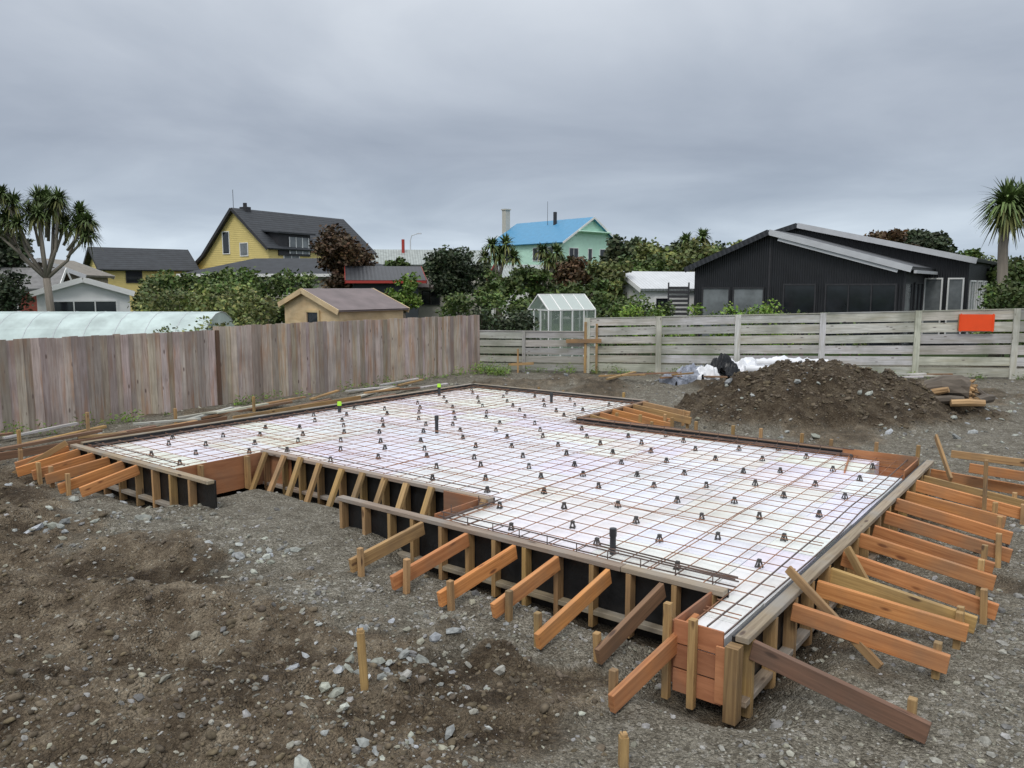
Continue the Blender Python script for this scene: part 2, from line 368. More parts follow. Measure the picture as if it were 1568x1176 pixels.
# ---------------------------------------------------------------- slab set-up (site frame)
pods=MB()
rects=[(-11.97,-9.58,5.20,6.7),(-11.97,-5.36,6.7,11.46),(-5.36,-1.94,5.70,11.46),(-2.22,-1.94,4.92,5.695),(-11.97,-7.58,11.46,14.12)]
for (x0,x1,y0,y1) in rects:
    gx=sorted({x0,x1}|{g for g in np.arange(-12,-1,1.2) if x0+.1<g<x1-.1}); gy=sorted({y0,y1}|{g for g in np.arange(5.2,15,.6) if y0+.1<g<y1-.1})
    for a,b_ in zip(gx[:-1],gx[1:]):
        for c,d in zip(gy[:-1],gy[1:]):
            if a>-3.3 and c>10.4: 
                b2=min(b_,-2.75-(c-10.4)*.2)
                if b2-a<.1: continue
            else: b2=b_
            dz=random.uniform(-.004,.004); g=.0035
            pods.box(a+g,b2-g,c+g,d-g,.0,.30+dz,0,random.uniform(.95,1.0))
pods.build('polystyrene_slab_pods',[M['eps']],rot=YAW)

def clip_line(axis_,val):
    xs_=[]
    for i in range(len(POLY)):
        a,b=POLY[i],POLY[(i+1)%len(POLY)]
        if axis_=='x':
            if (a[0]-val)*(b[0]-val)<0: t=(val-a[0])/(b[0]-a[0]); xs_.append(a[1]+t*(b[1]-a[1]))
        else:
            if (a[1]-val)*(b[1]-val)<0: t=(val-a[1])/(b[1]-a[1]); xs_.append(a[0]+t*(b[0]-a[0]))
    xs_.sort(); return list(zip(xs_[::2],xs_[1::2]))
rb=MB()
def bar(p0,p1,w=.0065,mi=0):
    n=max(1,int((Vector(p1)-Vector(p0)).length/.9)); P=[Vector(p0).lerp(Vector(p1),i/n) for i in range(n+1)]
    for i in range(1,n): P[i]+=Vector((random.uniform(-.014,.014),random.uniform(-.014,.014),random.uniform(-.009,.009)))
    t0=random.uniform(.65,1.3)
    for a,b in zip(P[:-1],P[1:]): rb.beam(a,b,w,w,mi,tint=t0*random.uniform(.8,1.2))
x=-11.95; i=0
while x<-1.95:
    for a,b in clip_line('x',x):
        if b-a>.5: bar((x,a+.08,.338),(x,b-.08,.338))
        if i%9 in(0,): bar((x+.04,a+.08,.350),(x+.04,b-.08,.350))
    x+=.25; i+=1
y=5.2; i=0
while y<14.2:
    for a,b in clip_line('y',y):
        if b-a>.3: bar((a+.08,y,.346),(b-.08,y,.346))
        if i%8 in (0,) : bar((a+.08,y+.045,.358),(b-.08,y+.045,.358))
    y+=.25; i+=1
PE=[((-9.5,6.6),(-5.4,6.6),(0,1),1),((-5.4,5.64),(-2.2,5.64),(0,1),2),((-1.87,4.9),(-1.87,11.5),(-1,0),1),((-2.75,11.57),(-7.4,11.57),(0,-1),3),((-7.5,11.6),(-7.5,14.1),(-1,0),1),((-12,14.1),(-12,5.2),(1,0),1),((-7.5,14.2),(-12,14.2),(0,-1),1),((-12,5.15),(-9.5,5.15),(0,1),1),((-5.4,5.7),(-5.4,6.6),(1,0),2)]
for a,b,n,k_ in PE:
    for o,z in ((.08,.33),(.19,.37),(.14,.34),(.08,.42))[:1+k_]:
        bar((a[0]+n[0]*o,a[1]+n[1]*o,z),(b[0]+n[0]*o,b[1]+n[1]*o,z),.010,1)
    if k_>1:
        L=math.hypot(b[0]-a[0],b[1]-a[1]); k=int(L/.3)
        for j in range(k):
            t=(j+.5)/k; px=a[0]+(b[0]-a[0])*t; py=a[1]+(b[1]-a[1])*t
            rb.beam((px+n[0]*.05,py+n[1]*.05,.36),(px+n[0]*.24,py+n[1]*.24,.36),.007,.007,1)
            rb.beam((px+n[0]*.05,py+n[1]*.05,.30),(px+n[0]*.05,py+n[1]*.05,.43),.007,.007,1)
for o in (0,.06): bar((-3.6,5.93+o,.36),(-2.25,5.88+o,.36),.011,1)
rb.build('rebar_mesh',[M['rebar'],M['dsteel'],M['steel']],rot=YAW)

ch=MB()
def inside(x,y,mrg=.25):
    return any(x0-.01<x<x1+.01 and y0-.01<y<y1+.01 for x0,x1,y0,y1 in [(r[0]+mrg,r[1]-mrg+.1,r[2]+mrg-.1,r[3]-mrg+.1) for r in [(-11.95,-9.6,5.2,14.1),(-11.95,-2.0,6.7,11.5),(-5.4,-2.0,5.7,11.5),(-11.95,-7.6,11,14.1)]])
for i in range(22):
    for j in range(12):
        x=-11.7+i*.47+random.uniform(-.08,.08); y=5.55+j*.9+(.45 if i%2 else 0)+random.uniform(-.10,.10)
        if not inside(x,y): continue
        a=random.uniform(-.8,.8); c,s_=math.cos(a),math.sin(a)
        for dx,dy in ((.034,.0),(-.034,.0),(0,.034),(0,-.034)):
            ch.beam((x+dx*c-dy*s_,y+dx*s_+dy*c,.302),(x+dx*.35,y+dy*.35,.362),.011,.011,0,up=(1,0,.1))
        for dx,dy in ((1,0),(0,1)): ch.beam((x-.034*(dx*c-dy*s_),y-.034*(dx*s_+dy*c),.306),(x+.034*(dx*c-dy*s_),y+.034*(dx*s_+dy*c),.306),.010,.008)
        ch.box(x-.016,x+.016,y-.016,y+.016,.350,.374)
ch.build('bar_chairs',[M['chair']],rot=YAW)

FW=empty('slab_formwork',YAW)
sheet=MB(); plate=MB(); studs=MB(); brace=MB(); stakes=MB(); ply=MB()
def edge(a,b,n,studstep=.45,zt=.38,board=True,top=0,lean=False):
    a=Vector((*a,0));b=Vector((*b,0));n=Vector((*n,0)); d=(b-a).normalized(); L=(b-a).length
    sheet.beam(a+n*.012+Vector((0,0,.08)),b+n*.012+Vector((0,0,.08)),.018,.58,0,tint=1)
    if board:
        t=0
        while t<L-.01:
            l=min(L-t,random.choice([2.4,3.0,3.6])); 
            plate.beam(a+d*(t+.003)+n*.07+Vector((0,0,zt-.022)),a+d*(t+l-.003)+n*.07+Vector((0,0,zt-.022+random.uniform(-.003,.003))),.094,.044,top)
            t+=l
        plate.beam(a+n*.07+Vector((0,0,-.09)),b+n*.07+Vector((0,0,-.09)),.09,.045,top)
    t=.1
    while t<L-.05:
        p=a+d*(t+random.uniform(-.03,.03))+n*.075
        studs.beam(p+Vector((0,0,-.22)),p+Vector((0,0,zt-.046)),.045,.09,0,up=n)
        if lean and random.random()<.8:
            q0=p+n*.06+d*.06; studs.beam(q0+Vector((0,0,zt-.02+random.uniform(0,.05))),q0+n*.32+d*random.uniform(-.12,.05)+Vector((0,0,-.22)),.045,.075,0,up=d)
        t+=studstep
edge((-12.1,5.14),(-8.45,5.14),(0,-1))
edge((-9.5,6.6),(-5.3,6.6),(0,-1),.4,lean=True)
edge((-6.7,5.64),(-2.2,5.64),(0,-1),.36)
edge((-1.87,4.86),(-1.87,11.6),(1,0),.45)
edge((-1.95,11.57),(-7.4,11.57),(0,1),.5,board=True,top=1)
edge((-7.5,11.66),(-7.5,14.2),(1,0),.5,top=1)
edge((-7.5,14.2),(-12.1,14.2),(0,1),.6,top=2)
edge((-12.05,14.2),(-12.05,5.2),(-1,0),.6,top=2)
def plyp(p0,p1,z0=-.1,z1=.36,th=.018): ply.beam((p0[0],p0[1],(z0+z1)/2),(p1[0],p1[1],(z0+z1)/2),th,z1-z0)
plyp((-9.47,5.2),(-9.47,6.58)); plyp((-9.44,6.56),(-8.9,6.56)); 
for z in (-.14,.04,.22): plyp((-2.28,4.85),(-1.92,4.85),z,z+.165)
plyp((-2.3,4.87),(-2.3,5.6))
plyp((-5.95,6.47),(-5.42,6.47),0,.37); plyp((-5.42,5.75),(-5.42,6.45)); plyp((-2.9,11.5),(-1.95,11.5),.05,.22);plyp((-2.9,11.5),(-1.95,11.5),.235,.42); plyp((-2.80,11.48),(-2.6,10.45),.1,.34); plyp((-1.93,10.6),(-1.93,11.45),.1,.40)
plyp((-1.95,4.80),(-1.80,4.80),-.1,.3)
studs.beam((-1.83,4.81,-.2),(-1.83,4.81,.33),.09,.1,0,up=(0,1,0),tint=.6)
studs.beam((-2.32,4.82,-.2),(-2.32,4.82,.5),.05,.05,0,up=(0,1,0)); studs.beam((-2.12,4.80,-.2),(-2.12,4.80,.44),.05,.05,0,up=(0,1,0))
studs.beam((-9.40,5.5,-.1),(-9.40,5.5,.36),.045,.09,0,up=(1,0,0)); studs.beam((-9.40,6.2,-.1),(-9.40,6.2,.36),.045,.09,0,up=(1,0,0))
def brc(p0,p1,z0,z1,mi=0,stake=True,w=.045,h=.135,sh=None):
    g=HS(*p1); p0=Vector((*p0,z0)); p1=Vector((*p1,g+z1)); brace.beam(p0,p1,w,h,mi)
    d=(p1-p0); d.z=0; d.normalize(); sd=Vector((-d.y,d.x,0))
    if stake:
        t=g+(sh if sh else random.uniform(.24,.33)); q0=p1-d*random.uniform(.07,.13)+sd*.053*random.choice([-1,1])
        stakes.beam(q0+Vector((0,0,-.25-g)),Vector((q0.x+random.uniform(-.02,.02),q0.y+random.uniform(-.02,.02),t)),.05,.05,0,up=(0,1,0))
J=random.uniform
for y,L,mi in [(4.95,1.08,2),(5.78,1.05,0),(6.4,1.08,0),(6.78,1.1,1),(7.15,1.2,0),(7.75,1.12,0),(8.3,1.05,0),(8.8,1.15,0),(9.3,1.1,0),(9.85,1.0,0),(10.4,1.2,0),(10.9,1.1,1),(11.4,1.5,0)]:
    brc((-1.76,y),(-1.76+L,y+J(-.06,.09)),.27+J(-.04,.03),.10+J(-.02,.07),mi)
for x,ye,mi in [(-5.35,4.62,1),(-4.78,4.6,0),(-4.2,4.58,0),(-3.72,4.7,0),(-3.18,4.56,0),(-2.72,4.68,2)]:
    brc((x+J(-.03,.03),5.52),(x-.08,ye),.28,.10,mi)
brc((-2.24,5.15),(-2.36,4.12),.27,.09,0)
for x in (-10.15,-10.55,-10.95,-11.4,-11.85,-12.2): brc((x,5.05),(x-.05,4.25+J(-.1,.1)),.28,.10,0,stake=random.random()<.5)
for y in (11.95,12.3,12.75,13.15,13.55,13.95): brc((-7.38,y),(-6.35+J(-.1,.2),y+.05),.33,.16,random.choice([0,0,1]))
for x in np.arange(-7.1,-2.0,.55): brc((x,11.72),(x,12.45),.30,.08,random.choice([0,1,1]),sh=.42)
for x in np.arange(-11.5,-7.6,.8): brc((x,14.3),(x,15.0),.28,.06,2)
for y in np.arange(6,14,1.1): brc((-12.15,y),(-12.8,y),.28,.06,random.choice([1,2]),sh=.25)
brace.beam((-1.86,5.95,.52),(-1.12,5.75,0.02),.03,.07,1); brace.beam((-1.70,7.05,.42),(-1.35,6.85,0),.03,.08,1)
brace.beam((-1.75,11.55,.72),(-1.45,10.9,.3),.03,.08,1); brace.beam((-1.0,10.2,0),(-1.02,10.2,.74),.06,.04,1,up=(1,0,0)); 
brace.beam((-1.6,11.85,.45),(.8,12.3,.33),.03,.10,1); brace.beam((-1.3,11.2,.42),(.6,11.5,.28),.03,.12,0)
brace.beam((-11.9,4.9,.45),(-12.3,4.3,.02),.03,.08,1)
for i in range(7):
    y=J(3,13); x=J(-14.6,-13.0); l=J(1.2,3.4); a=J(-.25,.25); z=HS(x,y)+.05
    brace.beam((x,y,z),(x+l*math.sin(a),y+l*math.cos(a),z+J(0,.12)),.09,.05,random.choice([1,2,2]))
for y in (3.9,5.1,6.3,8.0,9.7): 
    x=J(-14.5,-13.2); stakes.beam((x,y,-.1),(x,y,J(.3,.5)),.05,.05,0,up=(0,1,0))
brace.beam((-13.3,4.2,.12),(-13.5,8.5,.14),.03,.12,2); brace.beam((-13.45,8.6,.14),(-13.6,12.0,.16),.03,.10,1)
sheet.build('sheeting',[M['poly']],FW); plate.build('top_plates',[M['plate'],M['brown'],M['plate']],FW,bevel=.004); studs.build('studs',[M['pine']],FW)
brace.build('braces',[M['orange'],M['pine'],M['brown']],FW,bevel=.004); stakes.build('brace_stakes',[M['pine']],FW,bevel=.004); ply.build('plywood_returns',[M['ply']],FW)

def pipe(x,y,z0,z1,r,cap=None):
    p=MB(); p.tube([(0,0,z0),(0,0,z1)],[r,r],12); p.tube([(0,0,z1-.06),(0,0,z1+.012)],[r*1.2,r*1.15],12,mi=1)
    X,Y=S2W(x,y); p.build('upright_pipe',[M['blackpl'],M[cap or 'blackpl']],loc=(X,Y,0))
pipe(-3.42,5.95,.2,.53,.028); pipe(-8.7,9.3,.2,.58,.03); pipe(-11.6,9.7,.2,.5,.035,'lime'); pipe(-11.7,12.6,.2,.55,.035,'lime'); pipe(-9.1,13.2,.2,.5,.03)

def stake(X,Y,h,lean=(0,0)):
    p=MB(); g=H(X,Y); p.beam((0,0,-.2),(lean[0],lean[1],h-.02),.05,.05,0,up=(0,1,0),tint=1); p.beam((lean[0],lean[1],h-.02),(lean[0]*1.04,lean[1],h),.038,.038,0,up=(0,1,0),tint=1.1)
    p.tube([(lean[0]-.01,lean[1],h),(lean[0]-.01,lean[1],h+.03)],[.003,.003],5,mi=1)
    p.build('timber_stake',[M['pine'],M['steel']],loc=(X,Y,g),rot=J(-.3,.3),bevel=.004)
stake(-.96,4.86,.42,(-.03,0)); stake(.63,4.12,.2)

# ---------------------------------------------------------------- fences
pf=MB(); y=-4.0; k=0
while y<19.1:
    hgt=1.73 if y<9.9 else 1.80
    w=.150; t=J(-.014,.014); xo=-16+(.019 if k%2 else 0)
    pf.beam((xo,y,-.2),(xo+J(-.012,.012),y+J(-.008,.008),hgt+t),w,.018,0,up=(1,0,0),tint=random.choice([J(.6,.85),J(.8,1.05),J(.9,1.12),J(1.0,1.15)]))
    y+=.139; k+=1
for z in (.35,1.0,1.55): pf.beam((-16.05,-4,z),(-16.05,19.1,z),.05,.09,0)
for yy in np.arange(-4,19.2,2.4): pf.beam((-16.12,yy,-.2),(-16.12,yy,1.7),.1,.1,0,up=(1,0,0))
pf.beam((-15.955,9.9,-.1),(-15.955,9.9,1.72),.07,.05,1,up=(1,0,0),tint=.5)
pf.build('timber_paling_fence',[M['paling'],M['brown']],rot=YAW)

rf=MB()
A=Vector((-1.15,25.0,0)); B=Vector((14.8,22.5,0)); dr=(B-A).normalized(); nr=Vector((dr.y,-dr.x,0))
if nr.y>0: nr=-nr
def hrow(t): return 1.27 if t<3.55 else 1.68+(t-3.55)*.0285
t=0; posts=[0,1.55,3.55,5.75,8.1,10.55,13.2,15.85,18.4,21]
for k in range(len(posts)-1):
    t0,t1=posts[k],posts[k+1]; hh=hrow(t0+.1); n=5 if t0<3.5 else 6
    bh=hh/n
    for r in range(n):
        z0=.03+r*bh+bh*.5; z1=z0+ (hrow(t1-.05)-hh)*(r+1)/n
        a=A+dr*t0+nr*(.02+J(0,.012)); b=A+dr*t1+nr*(.02+J(0,.012))
        rf.beam(a+Vector((0,0,z0+J(-.015,.015))),b+Vector((0,0,z1+J(-.015,.015))),.025,bh*J(.74,.88),0,tint=J(.72,1.1)*(.8 if t0<3.5 else 1))
    rf.beam(A+dr*t0+Vector((0,0,hh+.02)),A+dr*t1+Vector((0,0,hrow(t1-.05)+.02)),.11,.03,0,tint=.7)
for k,t in enumerate(posts):
    hh=max(hrow(t-.05) if t>0 else 0,hrow(t+.05)); p=A+dr*t
    if k in(0,1): rf.beam(p+nr*.06+Vector((0,0,-.2)),p+nr*.06+Vector((0,0,hh)),.1,.06,0,up=nr,tint=.7)
    else: rf.beam(p+nr*.06+Vector((0,0,-.2)),p+nr*.06+Vector((0,0,hh+.04)),.17,.05,0,up=nr,tint=1.1)
p=A+dr*3.5+nr*.12; rf.beam(p+Vector((0,0,0)),p+Vector((0,0,1.6)),.08,.05,1,up=nr)
p=A+dr*3.9+nr*.12; rf.beam(p+Vector((-.05,0,.0)),p+Vector((-.05,0,1.55)),.07,.05,1,up=nr)
rf.beam(A+dr*2.9+nr*.16+Vector((0,0,1.0)),A+dr*4.0+nr*.16+Vector((0,0,1.02)),.05,.12,1)
rf.beam(A+dr*1.1+nr*.3+Vector((0,0,.25)),A+dr*1.9+nr*.3+Vector((0,0,.3)),.04,.08,1); p=A+dr*1.4+nr*.3; rf.beam(p,p+Vector((0,0,.75)),.05,.05,1,up=nr)
rf.build('timber_rail_fence',[M['rail'],M['pine']])
sg=MB(); c=A+dr*14.75+nr*.16
sg.beam(c-dr*.47+Vector((0,0,1.66)),c+dr*.47+Vector((0,0,1.66)),.012,.48,0,tint=1); 
for s_ in(-.43,.43): sg.beam(c+dr*s_+nr*.012+Vector((0,0,1.40)),c+dr*s_+nr*.012+Vector((0,0,1.92)),.03,.015,0,up=nr,tint=.9)
for s_ in(-.47,.47): sg.beam(c+dr*s_-nr*.03+Vector((0,0,1.42)),c+dr*s_-nr*.03+Vector((0,0,1.90)),.03,.03,1,up=nr)
sg.build('orange_sign_board',[M['orangesign'],M['pine']])

# ---------------------------------------------------------------- foliage
def leafcloud(clumps,per,size,r=rng,aspect=.6,up=.3,vary=.38):
    T=[];P=[]
    for (cx,cy,cz,rx,ry,rz) in clumps:
        n=int(per*(rx*rz)/(.3)); n=max(n,20)
        d=r.normal(size=(n,3)); d/=np.linalg.norm(d,axis=1)[:,None]
        rad=r.random(n)**.45*(1+.12*r.normal(size=n))
        p=np.array([cx,cy,cz])+d*rad[:,None]*np.array([rx,ry,rz])
        g=r.uniform(1-vary,1+vary); tt=g*r.uniform(.6,1.4,n)
        P.append(p);T.append(tt)
    P=np.concatenate(P);T=np.concatenate(T);n=len(P)
    a=r.normal(size=(n,3)); a[:,2]*=.6; a/=np.linalg.norm(a,axis=1)[:,None]
    b=np.cross(a,r.normal(size=(n,3))); b/=np.linalg.norm(b,axis=1)[:,None]
    s=size*r.uniform(.6,1.4,n)[:,None]
    q=np.stack([P-a*s,P+b*s*aspect,P+a*s,P-b*s*aspect],1).reshape(-1,3)
    q[:,2]=np.maximum(q[:,2],.0)
    f=np.arange(4*n).reshape(n,4); hue=r.uniform(.8,1.25,n)
    tint=np.stack([T*hue,T,T*r.uniform(.7,1.1,n),T*0+1],-1)
    return q,f,np.repeat(tint,4,0)
bark=wood('bark',(.17,.14,.11),(.08,.065,.05),vscale=10,knots=False)
FM={'green':foliage('foliage_green',(.075,.12,.030)),'dark':foliage('foliage_dark',(.036,.056,.026)),'red':foliage('foliage_bronze',(.085,.052,.026)),
    'bright':foliage('foliage_bright',(.13,.22,.035)),'olive':foliage('foliage_olive',(.14,.17,.055)),'dist':foliage('foliage_distant',(.06,.085,.038))}
def tree(name,X,Y,zc,rx,rz,mt,ncl=26,size=.16,per=240,trunk=True,ry=None,seed=0):
    r=np.random.default_rng(int(abs(X*100)+Y*10+seed)); ry=ry or rx
    cl=[]
    for i in range(ncl):
        d=r.normal(size=3); d/=np.linalg.norm(d); k=r.random()**.5*.82
        s=r.uniform(.2,.42)
        cl.append((d[0]*k*rx,d[1]*k*ry,zc+d[2]*k*rz,rx*s*1.05,ry*s,rz*s*.85))
    e=empty(name,0,(X,Y,0))
    q,f,t=leafcloud(cl,per,size,r); fastmesh('crown',q,f,4,[FM[mt]],t,e)
    tb=MB(); R=max(.06,rx*.07)
    base=Vector((0,0,-.2)); fk=Vector((r.normal()*.1*rx,0,max(.4,zc-rz*.75)))
    tb.tube([base,base.lerp(fk,.5)+Vector((.05*rx,0,0)),fk],[R,R*.8,R*.7],8)
    for c in cl[:12]:
        e1=Vector(c[:3]); mid=fk.lerp(e1,.5)+Vector((0,0,.1*rz)); tb.tube([fk,mid,e1],[R*.5,R*.3,R*.1],6)
    tb.build('trunk_and_limbs',[bark],e,smooth=True)
    return e
def shrub(name,x0,x1,Y0,Y1,zt,mt,size=.1,ncl=20,per=220,s=(.35,.7),z0=.3,seed=0):
    r=np.random.default_rng(int(abs(x0*100)+Y0*10+seed)); cl=[]
    for i in range(ncl):
        k=r.uniform(*s); X=r.uniform(x0,x1);Y=r.uniform(Y0,Y1); top=zt*r.uniform(.75,1.05)
        z=top-k*.8
        cl.append((X-(x0+x1)/2,Y-(Y0+Y1)/2,z,k,k,k*.8))
        cl.append((X-(x0+x1)/2+r.normal()*.2,Y-(Y0+Y1)/2,max(z0,z*.55),k*1.1,k*1.1,k))
    e=empty(name,0,((x0+x1)/2,(Y0+Y1)/2,0))
    q,f,t=leafcloud(cl,per,size,r); fastmesh('leaves',q,f,4,[FM[mt]],t,e)
    tb=MB()
    for c in cl[:14]:
        tb.tube([(c[0]*.8,c[1]*.8,-.1),(c[0]*.9,c[1],c[2]*.5),c[:3]],[.035,.025,.01],5)
    tb.build('stems',[bark],e); return e
def cabbage(name,X,Y,trunk,heads,R=.85,nb=170,mt=None,w=.035):
    e=empty(name,0,(X,Y,0)); tb=MB()
    for pts,rad in trunk: tb.tube(pts,rad,8,tint=J(.9,1.3))
    tb.build('trunk_and_limbs',[M['ctrunk']],e,smooth=True)
    V=[];Fc=[];T=[]; r=np.random.default_rng(int(X*10+1000))
    for (hx,hy,hz,k) in heads:
        hg=r.uniform(.75,1.3)
        for i in range(nb):
            d=r.normal(size=3); d[2]=d[2]*.9+.3; d/=np.linalg.norm(d)
            if d[2]<-.55 and r.random()<.6: d[2]*=-1
            L=R*k*r.uniform(.55,1.1); sd=np.cross(d,[0,0,1.]); sd/=np.linalg.norm(sd)+1e-6
            p0=np.array([hx,hy,hz]); p1=p0+d*L*.6; p2=p0+d*L+np.array([0,0,-.34*L*(1-d[2]*.6)])
            b=len(V); 
            for p,ww in ((p0,.5),(p1,1.),(p2,.12)): V.append(p-sd*w*ww); V.append(p+sd*w*ww)
            Fc.append((b,b+1,b+3,b+2)); Fc.append((b+2,b+3,b+5,b+4)); g=hg*r.uniform(.5,1.45)
            c=(g*1.25,g*.95,g*.8,1) if d[2]<-.25 else (g,g*1.05,g,1)
            T+= [c]*6
    fastmesh('leaf_heads',np.array(V),np.array(Fc),4,[FM['cab']],np.array(T),e)
FM['cab']=foliage('foliage_cabbage',(.095,.135,.042)); M['ctrunk']=wood('pale_trunk',(.25,.22,.18),(.14,.12,.10),vscale=8,knots=False)

Ht=[(-1.1,0,5.75,1.0),(-.35,.4,5.95,1),(.45,0,5.6,1.05),(1.2,.3,4.95,1.0),(.1,-.4,5.3,.9),(-1.5,.2,5.2,.9),(.8,-.3,5.9,.8),(-1.9,.1,6.0,.85),(1.55,.2,4.6,.8),(-.7,.5,5.45,.9),(1.1,.6,5.5,.8),(-.1,.5,6.1,.7),(-2.2,0,5.5,.8),(.7,.2,5.0,.8),(-1.3,-.3,6.1,.7),(0.2,.2,5.8,.8),(-.8,-.3,5.0,.8),(1.7,0,5.1,.7),(-1.7,-.3,4.8,.7)]
tr=[([(0,0,-.2),(.05,0,1.8),(-.02,0,3.0)],[.17,.14,.13])]
fk=Vector((-.02,0,3.0))
for h in Ht[:8]:
    hp=Vector(h[:3]); tr.append(([fk,fk.lerp(hp,.45)+Vector((h[0]*.18,0,-.2)),hp],[.085,.06,.05]))
for h in Ht[8:]:
    hp=Vector(h[:3]); m_=fk.lerp(hp,.5); tr.append(([m_,hp],[.055,.04]))
cabbage('cabbage_tree',-17.7,30,tr,Ht,.74,240,w=.028)
cabbage('cabbage_tree',18.6,30,[([(0,0,-.2),(.1,0,2.5),(.0,0,4.2),(.05,0,5.8)],[.24,.20,.18,.19])],[(.05,0,5.75,1.2),(.05,0,5.4,1.0),(.9,.5,5.9,1.0)],1.05,330,w=.045)
cabbage('cabbage_tree',-.9,52,[([(0,0,0),(0,0,3),(-.3,0,5)],[.2,.15,.1]),([(0,0,3),(.5,0,5.0)],[.12,.1])],[(-.4,0,5.3,1),(.5,0,5.4,1),(.1,0,4.7,1),(-.9,0,4.6,.9),(1.0,0,4.6,.9)],.9,140,w=.06)
cabbage('cabbage_tree',2.3,50,[([(0,0,0),(0,0,3),(-.2,0,4.5)],[.2,.15,.1]),([(0,0,3),(.5,0,4.6)],[.12,.1])],[(-.4,0,4.9,1),(.5,0,4.8,1),(0,0,4.3,.9)],.85,140,w=.06)
cabbage('cabbage_tree',14.3,62,[([(0,0,0),(0,0,6.0)],[.2,.15])],[(-.7,0,6.2,1),(.6,0,6.5,1),(0,0,5.7,1)],1.0,140,w=.07)

tree('dark_shrub_tree',-19.9,31,2.2,1.0,1.4,'dark',26,.08)
tree('dark_shrub_tree',-26,40,4.2,1.9,2.2,'dark',24,.12)
tree('bronze_tree',-9.7,45,4.2,2.0,1.9,'red',30,.12,190)
tree('pohutukawa_tree',-3.0,42,3.35,1.75,1.65,'dark',44,.10)
tree('broadleaf_tree',-7.6,52,3.2,1.2,1.5,'green',20,.13)
tree('broadleaf_tree',-.6,38,2.6,1.3,1.1,'green',20,.10)
tree('broadleaf_tree',3.6,46,3.5,1.4,1.5,'red',22,.12,200)
tree('broadleaf_tree',5.0,40,2.9,1.5,1.5,'olive',26,.11)
tree('broadleaf_tree',1.5,44,2.8,1.7,1.1,'green',22,.11)
tree('broadleaf_tree',3.2,37,2.3,1.5,1.1,'green',22,.10)
tree('broadleaf_tree',7.6,46,3.3,1.6,1.5,'green',22,.12)
tree('broadleaf_tree',-4.9,36,2.3,.9,1.1,'bright',16,.09)
tree('broadleaf_tree',27.5,58,5.2,2.2,1.7,'red',26,.16)
tree('broadleaf_tree',31,60,5.3,2.4,1.9,'dark',26,.16)
tree('broadleaf_tree',36,62,4.0,2.2,1.6,'green',20,.16)
tree('broadleaf_tree',24.5,38,2.6,2.0,1.9,'green',30,.12)
shrub('garden_hedge',-17,-9.2,35,37,3.45,'green',.10,52,220)
shrub('garden_shrub',-14.9,-12.6,30,31.5,2.45,'olive',.08,18,230,(.35,.55))
shrub('garden_shrub',-11.9,-7.3,24,26.5,2.72,'olive',.065,34,240,(.3,.55))
shrub('garden_shrub',-13.3,-9.8,29,31,2.95,'green',.08,26,220,(.35,.6))
shrub('garden_shrub',-9.4,-6.6,20.5,21.4,1.95,'olive',.05,16,240,(.2,.38))
shrub('garden_shrub',-2.6,1.0,30,32,2.5,'green',.075,26,220,(.3,.6))
shrub('garden_shrub',-1.2,.6,27,28,1.95,'dark',.07,14,230,(.3,.5))
shrub('garden_shrub',3.2,6.2,29,31,2.5,'green',.075,24,220,(.3,.55))
shrub('garden_shrub',3.8,5.2,26.5,27.5,2.15,'bright',.06,12,220,(.25,.4))
shrub('garden_shrub',5.8,8.8,25.5,26.8,2.2,'bright',.06,20,220,(.22,.45))
shrub('garden_shrub',9.2,12.2,26.5,27.5,1.9,'green',.06,12,200,(.22,.4))
shrub('garden_shrub',16.3,19.8,25.5,28,2.9,'green',.075,30,220,(.35,.7))
shrub('garden_shrub',17.0,18.8,24.2,25,3.2,'bright',.06,12,210,(.3,.5))
shrub('garden_shrub',-8.6,-6.2,33,35,2.5,'bright',.08,14,200,(.3,.5))
def mass(name,specs,mt,size,per):
    r=np.random.default_rng(5); cl=[]
    for (x0,x1,Y,z0,z1,n,s) in specs:
        for i in range(n):
            X=r.uniform(x0,x1); zt=r.uniform(z0,z1); k=r.uniform(.6,1.2)*s
            z=zt-k
            while z>zt*.2: cl.append((X+r.normal()*k*.3,Y+r.normal()*2,z,k,k,k*.9)); z-=k*1.1
    q,f,t=leafcloud(cl,per,size,r,vary=.5); return fastmesh(name,q,f,4,[FM[mt]],t)
mass('distant_trees',[(8,24,64,5.2,6.9,40,1.2),(3,12,60,3.8,5.2,18,1.1),(-8,8,75,3.8,5.0,26,1.2),(-60,-24,80,3.5,5.2,30,1.6),(-24,-8,70,3.0,4.2,22,1.3),(24,60,72,4.2,6,36,1.6)],'dist',.22,75)
mass('hill_trees',[(-95,95,130,4.5,7.5,80,3)],'dist',.55,14)
mass('treeline',[(9,20,56,4.6,6.2,26,1.1),(-60,-24,64,3.0,4.0,16,1.3),(20,45,56,3.4,4.6,16,1.2)],'olive',.17,100)
r=np.random.default_rng(3); cl=[]
for i in range(80):
    if r.random()<.5: X,Y=S2W(-15.8+r.random()*.4, r.uniform(2,19))
    else:
        p=A+dr*r.uniform(0,19)+nr*r.uniform(.1,.4); X,Y=p.x,p.y
    k=r.uniform(.06,.2); cl.append((X,Y,k*.6,k*1.6,k*1.3,k))
for i in range(22):
    X,Y=S2W(-15.4+r.random()*1.0,18.2+r.random()*.7); k=r.uniform(.12,.28); cl.append((X,Y,k*.7,k,k,k))
q_,f_,t_=leafcloud(cl,420,.035,r,aspect=.3,up=1.5); fastmesh('weeds',q_,f_,4,[FM['bright']],t_)

